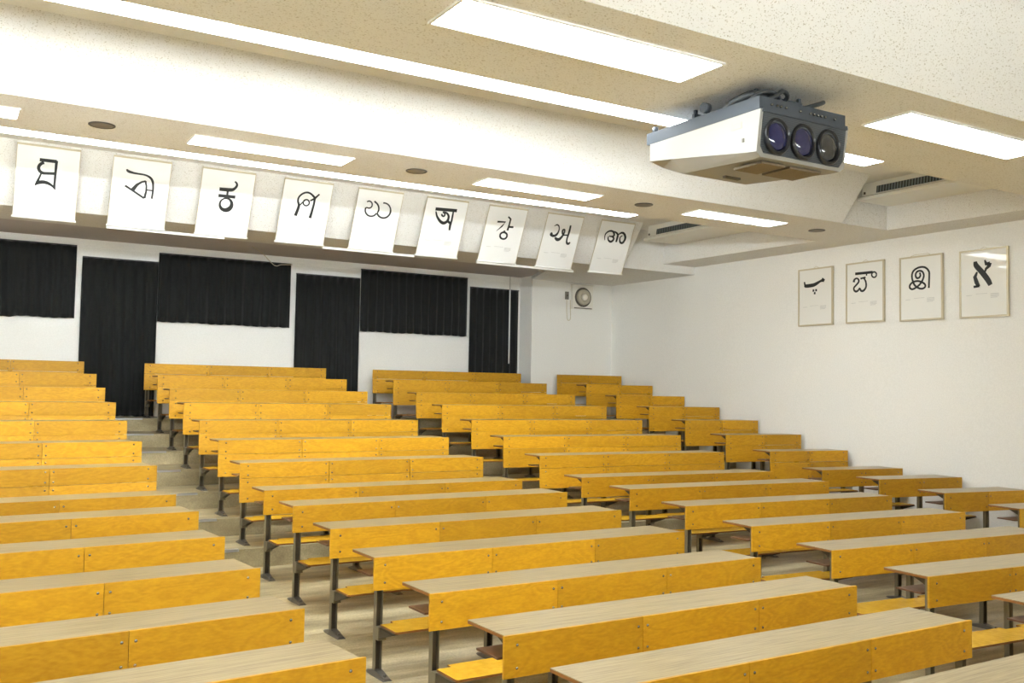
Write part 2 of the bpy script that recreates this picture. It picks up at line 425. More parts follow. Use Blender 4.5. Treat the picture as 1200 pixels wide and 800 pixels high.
GLYPHS = [
  [[[0.359,0.193,0.048],[0.63,0.191,0.048]],[[0.627,0.18,0.039],[0.626,0.288,0.035],[0.624,0.464,0.032],[0.625,0.543,0.03],[0.643,0.581,0.009]],[[0.433,0.225,0.043],[0.413,0.231,0.043],[0.394,0.24,0.043],[0.378,0.251,0.043],[0.365,0.265,0.043],[0.356,0.279,0.043],[0.352,0.295,0.043],[0.352,0.311,0.043],[0.357,0.326,0.043],[0.366,0.339,0.043],[0.379,0.351,0.043],[0.396,0.36,0.043],[0.415,0.367,0.043],[0.436,0.37,0.043],[0.458,0.369,0.041],[0.616,0.357,0.041]],[[0.401,0.37,0.022],[0.375,0.433,0.026],[0.344,0.506,0.037],[0.317,0.548,0.017]],[[0.316,0.545,0.011],[0.375,0.503,0.05],[0.466,0.491,0.05],[0.55,0.51,0.039],[0.604,0.54,0.026],[0.643,0.581,0.009]]],
  [[[0.231,0.173,0.021],[0.267,0.201,0.04],[0.385,0.217,0.03],[0.531,0.221,0.026],[0.612,0.236,0.03],[0.673,0.268,0.035],[0.709,0.321,0.033],[0.725,0.424,0.028],[0.721,0.553,0.028]],[[0.232,0.408,0.03],[0.371,0.465,0.03],[0.585,0.559,0.03]],[[0.37,0.456,0.059],[0.438,0.375,0.042],[0.511,0.331,0.03],[0.582,0.31,0.026]],[[0.576,0.31,0.03],[0.602,0.379,0.026],[0.608,0.454,0.028],[0.59,0.559,0.035]],[[0.609,0.435,0.021],[0.712,0.435,0.021]]],
  [[[0.349,0.295,0.056],[0.556,0.288,0.056],[0.627,0.266,0.043],[0.669,0.215,0.035],[0.657,0.178,0.03],[0.62,0.156,0.025]],[[0.509,0.305,0.033],[0.512,0.373,0.033]],[[0.345,0.392,0.051],[0.67,0.388,0.051]],[[0.457,0.431,0.023],[0.482,0.423,0.025],[0.51,0.421,0.028],[0.537,0.423,0.03],[0.562,0.431,0.033],[0.584,0.443,0.038],[0.602,0.459,0.043],[0.614,0.479,0.048],[0.62,0.5,0.053],[0.62,0.521,0.058],[0.613,0.542,0.063],[0.599,0.561,0.068],[0.581,0.577,0.071],[0.558,0.589,0.071],[0.532,0.597,0.068],[0.505,0.6,0.063],[0.478,0.597,0.058],[0.452,0.589,0.053],[0.43,0.577,0.048],[0.413,0.56,0.043],[0.4,0.541,0.038],[0.395,0.52,0.033],[0.395,0.499,0.03],[0.402,0.478,0.028],[0.415,0.459,0.025],[0.434,0.443,0.023],[0.457,0.431,0.023]]],
  [[[0.321,0.567,0.05],[0.36,0.41,0.044],[0.326,0.334,0.031],[0.334,0.269,0.029],[0.4,0.209,0.029],[0.487,0.183,0.031],[0.569,0.198,0.031],[0.658,0.25,0.037]],[[0.36,0.41,0.021],[0.431,0.34,0.021],[0.471,0.306,0.021]],[[0.563,0.338,0.024],[0.563,0.355,0.024],[0.554,0.37,0.024],[0.54,0.382,0.024],[0.521,0.389,0.024],[0.499,0.391,0.024],[0.478,0.387,0.024],[0.459,0.378,0.024],[0.446,0.365,0.024],[0.439,0.349,0.024],[0.44,0.333,0.024],[0.448,0.318,0.024],[0.463,0.306,0.024],[0.482,0.298,0.024],[0.503,0.296,0.024],[0.525,0.3,0.024],[0.543,0.309,0.024],[0.557,0.322,0.024],[0.563,0.338,0.024]],[[0.576,0.307,0.024],[0.66,0.265,0.034],[0.745,0.187,0.024]],[[0.664,0.249,0.034],[0.664,0.355,0.034],[0.648,0.476,0.039],[0.63,0.578,0.047]]],
  [[[0.221,0.215,0.023],[0.236,0.204,0.023],[0.256,0.198,0.023],[0.276,0.197,0.023],[0.297,0.201,0.023],[0.316,0.21,0.023],[0.332,0.223,0.023],[0.342,0.238,0.023],[0.346,0.255,0.023],[0.345,0.272,0.023],[0.337,0.287,0.023],[0.323,0.299,0.023],[0.306,0.307,0.023],[0.285,0.311,0.023],[0.264,0.309,0.023],[0.226,0.303,0.023]],[[0.219,0.303,0.034],[0.219,0.308,0.028],[0.214,0.329,0.028],[0.216,0.351,0.028],[0.224,0.372,0.028],[0.238,0.391,0.028],[0.257,0.408,0.028],[0.281,0.422,0.028],[0.308,0.432,0.028],[0.336,0.437,0.028],[0.366,0.438,0.028],[0.394,0.434,0.028],[0.421,0.426,0.028],[0.444,0.413,0.028],[0.462,0.397,0.028],[0.475,0.378,0.028]],[[0.38,0.189,0.028],[0.458,0.229,0.028],[0.501,0.278,0.028],[0.511,0.33,0.028],[0.492,0.374,0.028]],[[0.488,0.375,0.031],[0.511,0.4,0.031],[0.542,0.421,0.031],[0.578,0.435,0.031],[0.616,0.443,0.031],[0.655,0.443,0.031],[0.692,0.435,0.031],[0.725,0.421,0.031],[0.752,0.4,0.031],[0.771,0.375,0.031],[0.781,0.346,0.031],[0.781,0.315,0.031],[0.772,0.285,0.025],[0.754,0.257,0.025],[0.727,0.233,0.025],[0.695,0.214,0.025],[0.658,0.202,0.025],[0.619,0.197,0.025],[0.581,0.199,0.025]]],
  [[[0.24,0.189,0.057],[0.759,0.175,0.057]],[[0.261,0.229,0.024],[0.314,0.312,0.036],[0.412,0.386,0.051],[0.505,0.411,0.057],[0.581,0.37,0.048],[0.593,0.297,0.042],[0.548,0.246,0.036],[0.479,0.225,0.033]],[[0.446,0.235,0.03],[0.461,0.237,0.03],[0.476,0.243,0.03],[0.486,0.253,0.03],[0.491,0.266,0.03],[0.489,0.278,0.03],[0.481,0.289,0.03],[0.469,0.295,0.03],[0.453,0.296,0.03],[0.438,0.292,0.03],[0.425,0.283,0.03],[0.418,0.271,0.03],[0.416,0.259,0.03]],[[0.477,0.219,0.027],[0.425,0.23,0.027]],[[0.678,0.183,0.03],[0.685,0.344,0.036],[0.672,0.446,0.045],[0.68,0.523,0.033]],[[0.578,0.36,0.045],[0.66,0.402,0.045]]],
  [[[0.28,0.276,0.035],[0.487,0.266,0.029],[0.421,0.348,0.029],[0.308,0.44,0.006]],[[0.529,0.168,0.032],[0.603,0.202,0.035],[0.601,0.303,0.032],[0.589,0.409,0.038]],[[0.605,0.343,0.035],[0.723,0.339,0.035]],[[0.61,0.5,0.035],[0.611,0.519,0.035],[0.604,0.536,0.035],[0.588,0.551,0.035],[0.565,0.562,0.035],[0.539,0.567,0.035],[0.51,0.566,0.035],[0.482,0.56,0.035],[0.458,0.549,0.035],[0.44,0.534,0.035],[0.43,0.516,0.035],[0.429,0.497,0.035],[0.436,0.48,0.035],[0.452,0.465,0.035],[0.474,0.455,0.035],[0.501,0.449,0.035],[0.53,0.45,0.035],[0.557,0.456,0.035],[0.582,0.467,0.035],[0.6,0.483,0.035],[0.61,0.5,0.035]],[[0.51,0.416,0.035],[0.519,0.444,0.035]]],
  [[[0.242,0.23,0.013],[0.308,0.201,0.026],[0.37,0.224,0.023],[0.397,0.296,0.026],[0.367,0.374,0.046],[0.289,0.41,0.05],[0.209,0.388,0.056],[0.233,0.355,0.043]],[[0.334,0.435,0.036],[0.41,0.467,0.063],[0.478,0.452,0.056],[0.543,0.376,0.04],[0.562,0.304,0.033],[0.54,0.271,0.033],[0.504,0.286,0.036],[0.508,0.332,0.04],[0.54,0.37,0.03]],[[0.552,0.377,0.026],[0.687,0.363,0.026]],[[0.687,0.182,0.036],[0.692,0.303,0.043],[0.681,0.446,0.033],[0.705,0.509,0.043],[0.757,0.522,0.046],[0.792,0.489,0.026]]],
  [[[0.228,0.376,0.014],[0.199,0.306,0.021],[0.212,0.246,0.028],[0.288,0.199,0.035],[0.38,0.192,0.038],[0.442,0.223,0.042],[0.462,0.27,0.038],[0.404,0.292,0.031],[0.327,0.291,0.024]],[[0.413,0.291,0.035],[0.473,0.317,0.038],[0.472,0.359,0.045],[0.418,0.393,0.045],[0.343,0.374,0.035],[0.308,0.328,0.028],[0.311,0.298,0.024]],[[0.383,0.198,0.024],[0.481,0.203,0.031],[0.567,0.244,0.042],[0.579,0.315,0.045],[0.578,0.388,0.038]],[[0.586,0.243,0.024],[0.655,0.202,0.038],[0.736,0.208,0.045],[0.804,0.263,0.049],[0.818,0.323,0.049],[0.778,0.387,0.049],[0.708,0.386,0.042],[0.668,0.34,0.031],[0.663,0.285,0.024],[0.717,0.251,0.017]]],
  [[[0.176,0.221,0.033],[0.198,0.284,0.05],[0.226,0.297,0.074],[0.441,0.293,0.077],[0.57,0.262,0.064],[0.643,0.239,0.05],[0.733,0.223,0.074]],[[0.697,0.188,0.027],[0.751,0.224,0.05],[0.724,0.256,0.033]],[[0.42,0.388,0.05],[0.468,0.389,0.05]],[[0.499,0.387,0.05],[0.547,0.387,0.05]],[[0.458,0.436,0.05],[0.506,0.436,0.05]]],
  [[[0.247,0.183,0.053],[0.705,0.187,0.053]],[[0.805,0.235,0.031],[0.8,0.251,0.031],[0.786,0.265,0.031],[0.766,0.273,0.031],[0.743,0.275,0.031],[0.719,0.27,0.031],[0.699,0.259,0.031],[0.686,0.244,0.031],[0.682,0.227,0.031],[0.688,0.211,0.031],[0.701,0.197,0.031],[0.722,0.189,0.031],[0.745,0.187,0.031],[0.769,0.192,0.031],[0.788,0.203,0.031],[0.801,0.218,0.031],[0.805,0.235,0.031]],[[0.549,0.187,0.031],[0.547,0.234,0.031]],[[0.209,0.32,0.053],[0.227,0.278,0.043],[0.287,0.26,0.034],[0.337,0.285,0.037],[0.336,0.327,0.04],[0.258,0.381,0.037],[0.214,0.411,0.037],[0.221,0.454,0.04],[0.271,0.478,0.043],[0.331,0.46,0.04],[0.366,0.43,0.034],[0.406,0.474,0.043],[0.473,0.472,0.043],[0.533,0.418,0.04],[0.528,0.333,0.037],[0.48,0.272,0.034]],[[0.388,0.272,0.037],[0.522,0.259,0.037]]],
  [[[0.685,0.512,0.037],[0.696,0.311,0.037],[0.683,0.251,0.037],[0.618,0.198,0.037],[0.531,0.178,0.037],[0.428,0.186,0.037],[0.339,0.22,0.037],[0.296,0.277,0.037],[0.303,0.357,0.037],[0.349,0.439,0.037],[0.422,0.488,0.037],[0.51,0.513,0.037],[0.583,0.502,0.037],[0.606,0.469,0.037],[0.57,0.432,0.037],[0.483,0.399,0.037],[0.409,0.388,0.037],[0.32,0.398,0.037],[0.252,0.434,0.037],[0.241,0.478,0.037],[0.295,0.508,0.037],[0.377,0.491,0.037],[0.474,0.446,0.037],[0.542,0.381,0.037],[0.572,0.314,0.037],[0.544,0.257,0.037],[0.486,0.234,0.037],[0.412,0.244,0.037],[0.379,0.292,0.037],[0.403,0.338,0.037],[0.454,0.341,0.037],[0.492,0.309,0.037],[0.478,0.26,0.037]]],
  [[[0.334,0.174,0.064],[0.352,0.235,0.095],[0.475,0.344,0.1],[0.591,0.462,0.1],[0.642,0.539,0.08]],[[0.528,0.167,0.026],[0.554,0.224,0.064],[0.631,0.228,0.077]],[[0.631,0.215,0.077],[0.618,0.26,0.064],[0.553,0.298,0.044],[0.527,0.347,0.033]],[[0.371,0.329,0.031],[0.324,0.402,0.07],[0.355,0.478,0.08],[0.4,0.547,0.062]],[[0.295,0.546,0.044],[0.414,0.538,0.044]]]]

# ---------------------------------------------------------------- layout data (camera at origin)
YK = [15.221, 14.33, 13.435, 12.53, 11.617, 10.704, 9.802, 8.886, 7.991, 7.091, 6.189, 5.293, 4.379, 3.511, 2.611]
ZK = [0.306, 0.121, -0.066, -0.239, -0.431, -0.617, -0.804, -0.994, -1.039, -1.118, -1.197, -1.278, -1.33, -1.383, -1.435]
HT = 0.825                     # desk height
BLOCKS = {                     # width, y offset, yaw slope, pivot x, desk centres from the back row to the front
    'L': (2.90, -0.037, 0.0844, 0.5, [0.393, 0.451, 0.446, 0.448, 0.44, 0.448, 0.439, 0.437, 0.433, 0.418, 0.421, 0.418, 0.422]),
    'C': (2.908, 0.1305, 0.0191, 4.0, [4.144, 4.171, 4.164, 4.162, 4.155, 4.16, 4.161, 4.145, 4.137, 4.144, 4.136, 4.133, 4.13, 4.13, 4.133]),
    'D': (2.913, 0.0625, -0.0565, 7.7, [7.882, 7.878, 7.876, 7.871, 7.874, 7.859, 7.852, 7.842, 7.84, 7.83, 7.821, 7.832, 7.802, 7.83]),
    'R': (1.405, -0.1562, -0.1358, 10.6, [10.80, 10.845, 10.849, 10.844, 10.834, 10.831, 10.819, 10.834, 10.836, 10.84, 10.844]),
}
ARC = [(-3.3, -0.34), (-1.0, -0.16), (1.89, 0.08), (2.7, 0.105), (4.0, 0.14), (5.6, 0.161), (6.4, 0.136), (7.7, 0.065), (9.3, -0.028), (10.14, -0.094), (11.9, -0.33)]
def arc(x):
    for (a, p), (b, q) in zip(ARC, ARC[1:]):
        if x <= b: return p + (q - p) * (x - a) / (b - a)
    return ARC[-1][1]
def wall_x(y): return 11.64 - 0.012 * (y - 9)
XL, YF, YB, YP, XP, CZ = -3.2, -3.4, 15.83, 15.38, 9.669, 2.82
NOSE = 0.33

# ---------------------------------------------------------------- setting
prof = [(16.2, ZK[0] - HT, 0)]
for k in range(7):
    prof.append((YK[k] - NOSE, ZK[k] - HT, 1))
    prof.append((YK[k] - NOSE, ZK[k + 1] - HT, 1))
for k in range(7, 15):
    prof.append((YK[k] + 0.12, ZK[k] - HT, 1)); prof.append((YK[k] - 0.16, ZK[k] - HT, 1))
prof.append((YF - 0.2, ZK[14] - HT, 0))
fl = MB(); xs = [p[0] for p in ARC]
grid = [[fl.bm.verts.new(Vector((x, y + (arc(x) if f else 0), z)) * S) for x in xs] for y, z, f in prof]
for i in range(len(grid) - 1):
    for j in range(len(xs) - 1):
        fl.bm.faces.new((grid[i][j], grid[i][j + 1], grid[i + 1][j + 1], grid[i + 1][j]))
struct('floor', fl, 'floor')

w = MB(); w.prism([(wall_x(YF - .2), YF - .2), (wall_x(16.2), 16.2), (wall_x(16.2) + .2, 16.2), (wall_x(YF) + .2, YF - .2)], -2.4, 3.0, 'z'); struct('wall_right', w, 'wall')
w = MB(); w.box(XL - .2, XP + .01, YB, YB + .2, -2.4, 3.0); struct('wall_back', w, 'wall')
w = MB(); w.box(XP, 11.9, YP, YB + .2, -2.4, 3.0); struct('wall_back_corner', w, 'wall')
w = MB(); w.box(XL - .2, XL, YF - .2, YB + .2, -2.4, 3.0); struct('wall_left', w, 'wall')
w = MB(); w.box(XL - .2, 11.9, YF - .2, YF, -2.4, 3.0); struct('wall_front', w, 'wall')
w = MB(); w.box(XL - .2, 11.9, YF - .2, 13.2, CZ, CZ + .1); struct('ceiling', w, 'plaster')

def beam(y0, z, yn, y1, xr, xn, slope=1.28, hood=1.0):
    "dropped ceiling beam: sloping front, flat underside, notch at the rear edge for the strip lamp"
    yt = y0 - (CZ - z) / slope
    b = MB()
    b.prism([(y0, z), (yn, z), (yn, z + .11), (y1, z + .11), (y1, CZ), (yt, CZ)], XL, xn)
    b.prism([(y1, z + .112), (yn + .35 * hood, z + .112), (yn + .35 * hood, z + .124), (y1, z + .124)], XL, xn)   # unseen hood added over the strip to shade the top of the next face
    if xr > xn: b.prism([(y0, z), (y1, z), (y1, CZ), (yt, CZ)], xn, xr)
    return b
b = beam(3.38, 1.715, 4.53, 4.63, 11.9, 5.87); struct('ceiling_beam', b, 'ceil')
b = beam(8.42, 2.257, 9.545, 9.62, 10.07, 7.58, hood=.62)
b.box(10.07, 11.13, 8.44, 9.62, 2.257, CZ); struct('ceiling_beam', b, 'ceil')
b = beam(-1.66, 1.17, -.51, -.41, 11.9, 5.87, hood=.8); struct('ceiling_beam', b, 'ceil')
b = MB(); b.prism([(11.12, 4.63), (11.9, 4.63), (11.9, 12.97), (10.86, 12.97), (10.95, 9.62)], 2.2562, CZ, 'z'); struct('ceiling_margin', b, 'ceil')
# last beam over the rear rows, with a shallow recess along the back wall
b = MB()
b.prism([(12.96, 2.12), (14.05, 2.12), (14.05, CZ), (12.43, CZ)], XL, 9.13)
b.prism([(12.96, 2.12), (14.05, 2.12), (14.05, CZ), (12.43, CZ)], 9.13, 9.98)
b.prism([(9.98, 12.96), (11.9, 12.96), (11.9, 14.05), (9.98, 14.05)], 2.12, CZ, 'z')
b.prism([(9.13, 14.05), (11.9, 14.05), (11.9, YP + .02), (XP, YP + .02)], 2.12, CZ, 'z')
struct('ceiling_beam', b, 'ceil')
b = MB(); b.box(XL, 11.9, 14.04, YB + .1, 2.185, 2.4); struct('ceiling_recess', b, 'recess_shade')
b = MB(); b.box(XL, XP, YB - .05, YB, 2.10, 2.186); b.box(XL, XP, YB - .03, YB, 2.07, 2.10); struct('trim_1', b, 'wall')
for k in range(7):
    t = MB()
    pts = [(1.5, arc(1.5)), (1.89, arc(1.89)), (2.63, arc(2.63))]
    y = YK[k] - NOSE; z = ZK[k] - HT
    for (xa, ya), (xb, yb) in zip(pts, pts[1:]):
        t.hexa([(xa, y + ya - .008, z - .02), (xb, y + yb - .008, z - .02), (xb, y + yb + .05, z - .02), (xa, y + ya + .05, z - .02),
                (xa, y + ya - .008, z + .005), (xb, y + yb - .008, z + .005), (xb, y + yb + .05, z + .005), (xa, y + ya + .05, z + .005)])
    struct('trim_%d' % (k + 2), t, 'nosing')

# ---------------------------------------------------------------- bench desks
def desk(width, nsec, rear, first=False):
    "one unit: posts, front panels, desk top and shelf behind them, bench seat in front; origin at floor under the panel's face"
    root = empty('bench_desk' if not first else 'back_bench', (0, 0, 0))
    h = width / 2
    sec = width / nsec
    seams = [-h + i * sec for i in range(nsec + 1)]
    px = [seams[0] + .058] + seams[1:-1] + [seams[-1] - .058]
    if rear: rowsz = [(HT - .155, HT, 0.0), (HT - .405, HT - .159, 0.004)]
    else: rowsz = [(HT - .2297, HT, 0.0)]
    scr = MB(); scr.lathe([(.009, 0), (.0078, -.003), (.0035, -.005)], (0, 0, 0), 'y', 10); screw = scr.mesh('screw', 'screw')
    pm = {}
    for ri, (za, zb, tilt) in enumerate(rowsz):
        b = MB(); g = .0022
        hw = sec / 2 - g
        if tilt:
            b.hexa([(-hw, -.014, za), (hw, -.014, za), (hw, .004, za), (-hw, .004, za), (-hw, .0, zb), (hw, .0, zb), (hw, .018, zb), (-hw, .018, zb)])
        else:
            b.box(-hw, hw, 0, .017, za, zb)
        b.bevel(.0018); pm[ri] = b.mesh('front_panel', 'ply')
    for ri, (za, zb, tilt) in enumerate(rowsz):
        for s in range(nsec):
            p = link('front_panel' if ri == 0 else 'backrest_panel', pm[ri], root, ((seams[s] + sec / 2) * S, 0, 0))
            dx = sec / 2 - .035
            zz = (zb - .03, za + .03) if not tilt else (zb - .04, za + .04)
            if not rear: zz = (zb - .055, za + .05)
            for q in (-1, 1):
                off = dx if not (s == 0 and q < 0 or s == nsec - 1 and q > 0) else dx - .05
                for z in zz:
                    yy = 0 if not tilt else -.014 * (zb - z) / (zb - za)
                    link('screw', screw, p, (q * off * S, yy * S, z * S))
    # posts: open channels, each with a cast foot
    b = MB()
    zt = HT - .025
    b.box(-.026, -.021, .019, .062, 0, zt); b.box(.021, .026, .019, .062, 0, zt); b.box(-.021, .021, .050, .056, 0, zt, 1)
    post = b.mesh('post', 'steel', 'steel_shade')
    b = MB()
    b.hexa([(-.034, -.145, 0), (.034, -.145, 0), (.040, .04, 0), (-.040, .04, 0), (-.020, -.135, .014), (.020, -.135, .014), (.030, .03, .042), (-.030, .03, .042)])
    b.hexa([(-.042, .04, 0), (.042, .04, 0), (.036, .17, 0), (-.036, .17, 0), (-.030, .03, .042), (.030, .03, .042), (.020, .16, .014), (-.020, .16, .014)])
    b.bevel(.004)
    b.lathe([(.013, .012), (.013, .030), (.006, .034)], (0, -.09, 0), 'z', 10)
    foot = b.mesh('foot', 'cast')
    zs = .27 if rear else .36
    b = MB()
    b.box(-.030, .030, -.035, .019, zs - .105, zs - .014)
    for xx in (-.022, .018):
        b.prism([(-.035, zs - .014), (-.25, zs - .014), (-.25, zs - .022), (-.06, zs - .082), (-.035, zs - .09)], xx, xx + .004, mi=1)
    b.box(-.022, .022, -.25, -.035, zs - .020, zs - .0145, 1)
    br = b.mesh('seat_bracket', 'steel', 'steel_shade')
    b = MB()
    b.prism([(.062, HT - .022), (.20, HT - .022), (.20, HT - .027), (.062, HT - .085)], -.002, .002)
    tb = b.mesh('top_bracket', 'steel_shade')
    for x in px:
        p = link('post', post, root, (x * S, 0, 0))
        link('foot', foot, p)
        link('seat_bracket', br, root, (x * S, 0, 0))
        if not first: link('top_bracket', tb, root, (x * S, 0, 0))
    # bench seat with notches round the posts
    lf, rf = -h + .055, h - .055
    pts = [(lf, -.262), (rf, -.262)]
    back = [(lf, -.006)]
    n1, n2 = -.006, .046
    xs_ = [lf]
    poly = [(lf, -.255), (lf + .012, -.267), (rf - .012, -.267), (rf, -.255)]
    edges = []
    for i, x in enumerate(px):
        a, c = max(x - .10, lf), min(x + .10, rf)
        edges.append((a, c))
    edges = edges[::-1]
    poly.append((edges[0][1], n1)); poly.append((edges[0][0], n1)); poly.append((edges[0][0], n2))
    for a, c in edges[1:-1]:
        poly += [(c, n2), (c, n1), (a, n1), (a, n2)]
    a, c = edges[-1]
    poly += [(c, n2), (c, n1), (a, n1)]
    b = MB()
    fs = b.prism(poly, zs - .0145, zs, 'z', mi=1)
    for f in fs[:2]: f.material_index = 0
    b.obj('bench_seat', 'seat', 'edge', parent=root)
    if not first:
        b = MB(); b.box(-h + .014, h - .03, .0175, .425, HT - .006, HT - .001); b.box(-h + .014, h - .03, .0175, .425, HT - .022, HT - .006, 1)
        o = b.obj('desk_top', 'top', 'edge', parent=root)
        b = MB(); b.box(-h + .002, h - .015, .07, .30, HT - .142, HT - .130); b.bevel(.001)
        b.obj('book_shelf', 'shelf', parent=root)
    return root

ORD = ['back', 'second', 'third', 'fourth', 'fifth', 'sixth', 'seventh', 'eighth', 'ninth', 'tenth', 'eleventh', 'twelfth', 'thirteenth', 'fourteenth', 'fifteenth']
WHERE = {'L': ('left of the stepped aisle', 'bench desks left of the stepped aisle', 'long'),
         'C': ('right of the stepped aisle', 'bench desks right of the stepped aisle', 'long'),
         'D': ('in the centre-right block', 'bench desks in the centre-right block', 'long'),
         'R': ('against the right wall', 'short bench desks along the right wall', 'short')}
proto = {}
for bl, (wd, yo, sl, piv, cen) in BLOCKS.items():
    where, grp, size = WHERE[bl]
    for k, cx in enumerate(cen):
        key = ('s' if bl == 'R' else 'l', 'f' if k == 0 else 'r' if k <= 6 else 'n')
        if key in proto:
            o = copy_tree(proto[key])
        else:
            o = proto[key] = desk(1.405 if bl == 'R' else 2.909, 2 if bl == 'R' else 3, k <= 6, k == 0)
        o.location = U(cx, YK[k] + yo + sl * (cx - piv), ZK[k] - HT)
        o.rotation_euler = (0, 0, math.atan(sl))
        if k == 0:
            tag(o, '%s plywood bench without a desk top %s, in the back row' % (size, where), 'bench', 'benches in the back row')
        else:
            extra = ' from the back'
            tag(o, '%s yellow plywood bench desk %s, %s row%s' % (size, where, ORD[k], extra), 'desk', grp)

# ---------------------------------------------------------------- ceiling lamps
def lamp(cx, yc, z, length, wid, glow='lamp'):
    t = empty('ceiling_light', U(cx, yc, z))
    b = MB(); l, w_ = length / 2, wid / 2
    for bx in ((-l, l, -w_, -w_ + .012), (-l, l, w_ - .012, w_), (-l, -l + .012, -w_ + .012, w_ - .012), (l - .012, l, -w_ + .012, w_ - .012)):
        b.box(*bx, -.012, .0)
    b.obj('frame', 'lampframe', parent=t)
    b = MB(); b.box(-l + .0125, l - .0125, -w_ + .0125, w_ - .0125, -.007, -.001)
    b.obj('diffuser', glow, parent=t)
    return t
def lamps(yc, z, labels, xs, grp, glow='lamp'):
    for x, lb in zip(xs, labels):
        tag(lamp(x, yc, z, 1.54, .36, glow), lb, 'ceiling light', grp)
lamps(3.80, 1.715, ['flush ceiling light at the far left of the nearest beam', 'flush ceiling light on the nearest beam, left of the projector', 'flush ceiling light on the nearest beam, right of the projector', 'flush ceiling light at the right end of the nearest beam'],
      (-.36, 2.67, 5.71, 8.74), 'lights on the projector beam')
lamps(8.98, 2.257, ['flush ceiling light cut by the left picture edge on the rear beam', 'flush ceiling light above the second and third scroll posters', 'flush ceiling light above the seventh and eighth scroll posters', 'flush ceiling light on the rear beam near the right wall'],
      (-.27, 2.67, 5.71, 8.72), 'lights on the rear beam')
lamps(-1.24, 1.17, ['flush ceiling light on the beam behind the camera, first', 'flush ceiling light on the beam behind the camera, second', 'flush ceiling light on the beam behind the camera, third', 'flush ceiling light on the beam behind the camera, fourth'],
      (-.36, 2.67, 5.71, 8.74), 'lights on the beam behind the camera', 'lamp_dim')
def strip(x0, x1, y0, y1, z, label, glow='tube'):
    t = empty('strip_light', U((x0 + x1) / 2, (y0 + y1) / 2, z))
    l, w_ = (x1 - x0) / 2, (y1 - y0) / 2
    b = MB(); b.box(-l, l, -w_ + .01, -w_ + .08, .052, .10); b.box(-l, l, w_ - .004, w_ + .002, .0, .058); b.obj('housing', 'lampframe', parent=t)  # second box: rear lip added to block downward light from behind the diffuser
    n = max(1, round(2 * l / 1.36))
    for i in range(n):
        a = -l + 2 * l * i / n; c = -l + 2 * l * (i + 1) / n
        b = MB(); b.prism([(-w_, 0), (w_ - .005, 0), (w_ - .005, .012), (-w_, .012)], a + .002, c - .002)
        b.obj('diffuser', 'striplamp', parent=t)
        b = MB(); b.tube([(a + .02, w_ - .03, .058), (c - .02, w_ - .03, .058)], .022, 12); b.obj('tube', glow, parent=t)  # hidden bright tube added to light the sloped face behind
    tag(t, label, 'strip light', 'strip lights on the beam edges')
strip(XL + .05, 5.87, 4.535, 4.71, 1.715, 'long white strip light behind the projector beam')
strip(XL + .05, 7.58, 9.55, 9.765, 2.257, 'long white strip light above the row of scroll posters', 'fill_tube_b')
strip(XL + .05, 5.87, -.505, -.33, 1.17, 'long white strip light on the beam behind the camera', 'fill_tube_dim')

# round grey discs on the rear beam
for x, y, lb in ((1.143, 8.95, 'round grey ceiling disc above the first scroll poster, leftmost of four'), (4.18, 8.95, 'round grey ceiling disc above the fifth and sixth scroll posters'),
                 (7.206, 8.97, 'round grey ceiling disc above the last scroll poster'), (10.251, 9.0, 'round grey ceiling disc nearest the right wall')):
    t = empty('ceiling_speaker', U(x, y, 2.257))
    b = MB(); b.lathe([(.112, 0), (.112, -.007), (.098, -.010), (.096, -.003)], (0, 0, 0), 'z', 32); b.obj('rim', 'discrim', parent=t)
    b = MB(); b.lathe([(.095, -.004), (.093, -.007), (.05, -.009)], (0, 0, 0), 'z', 32); b.obj('face', 'disc', parent=t)
    tag(t, lb, 'speaker', 'round discs on the rear beam')

# ---------------------------------------------------------------- air conditioners in the right-hand recesses
def aircon(x0, x1, y0, y1, z, label):
    t = empty('ceiling_air_conditioner', U(x0, (y0 + y1) / 2, z))
    l = (y1 - y0) / 2; wdt = x1 - x0; ht = CZ - z - .005
    b = MB(); b.prism([(0, 0), (wdt, 0), (wdt, ht), (.10, ht), (.085, .075), (0, .035)], -l, l, 'y'); b.bevel(.006)
    b.obj('housing', 'acwhite', parent=t)
    # the slanted grille set in the left face
    b = MB(); b.hexa([(.078, -l + .25, .085), (.084, -l + .25, .085), (.084, l - .23, .085), (.078, l - .23, .085),
                      (.089, -l + .25, .175), (.095, -l + .25, .175), (.095, l - .23, .175), (.089, l - .23, .175)])
    b.obj('grille', 'acgrille', parent=t)
    b = MB(); b.box(.068, .082, l - .06, l - .04, .09, .12); b.obj('latch', 'fan_dark', parent=t)
    tag(t, label, 'air conditioner', 'air conditioners in the ceiling recesses')
aircon(10.35, 11.11, 6.4, 8.40, 2.575, 'white ceiling air conditioner with dark grille, nearer the projector')
aircon(10.13, 10.85, 10.5, 12.60, 2.555, 'white ceiling air conditioner with dark grille, beside the last scroll poster')

# ---------------------------------------------------------------- projector under the first beam
t = empty('ceiling_projector', U(4.055, 3.655, 1.27))
tag(t, 'white and charcoal ceiling projector with three round lenses', 'projector')
def PX(x): return x - 4.055
def PY(y): return y - 3.655
def PZ(z): return z - 1.27
hull = MB()
xl, xr = PX(3.712), PX(4.405)
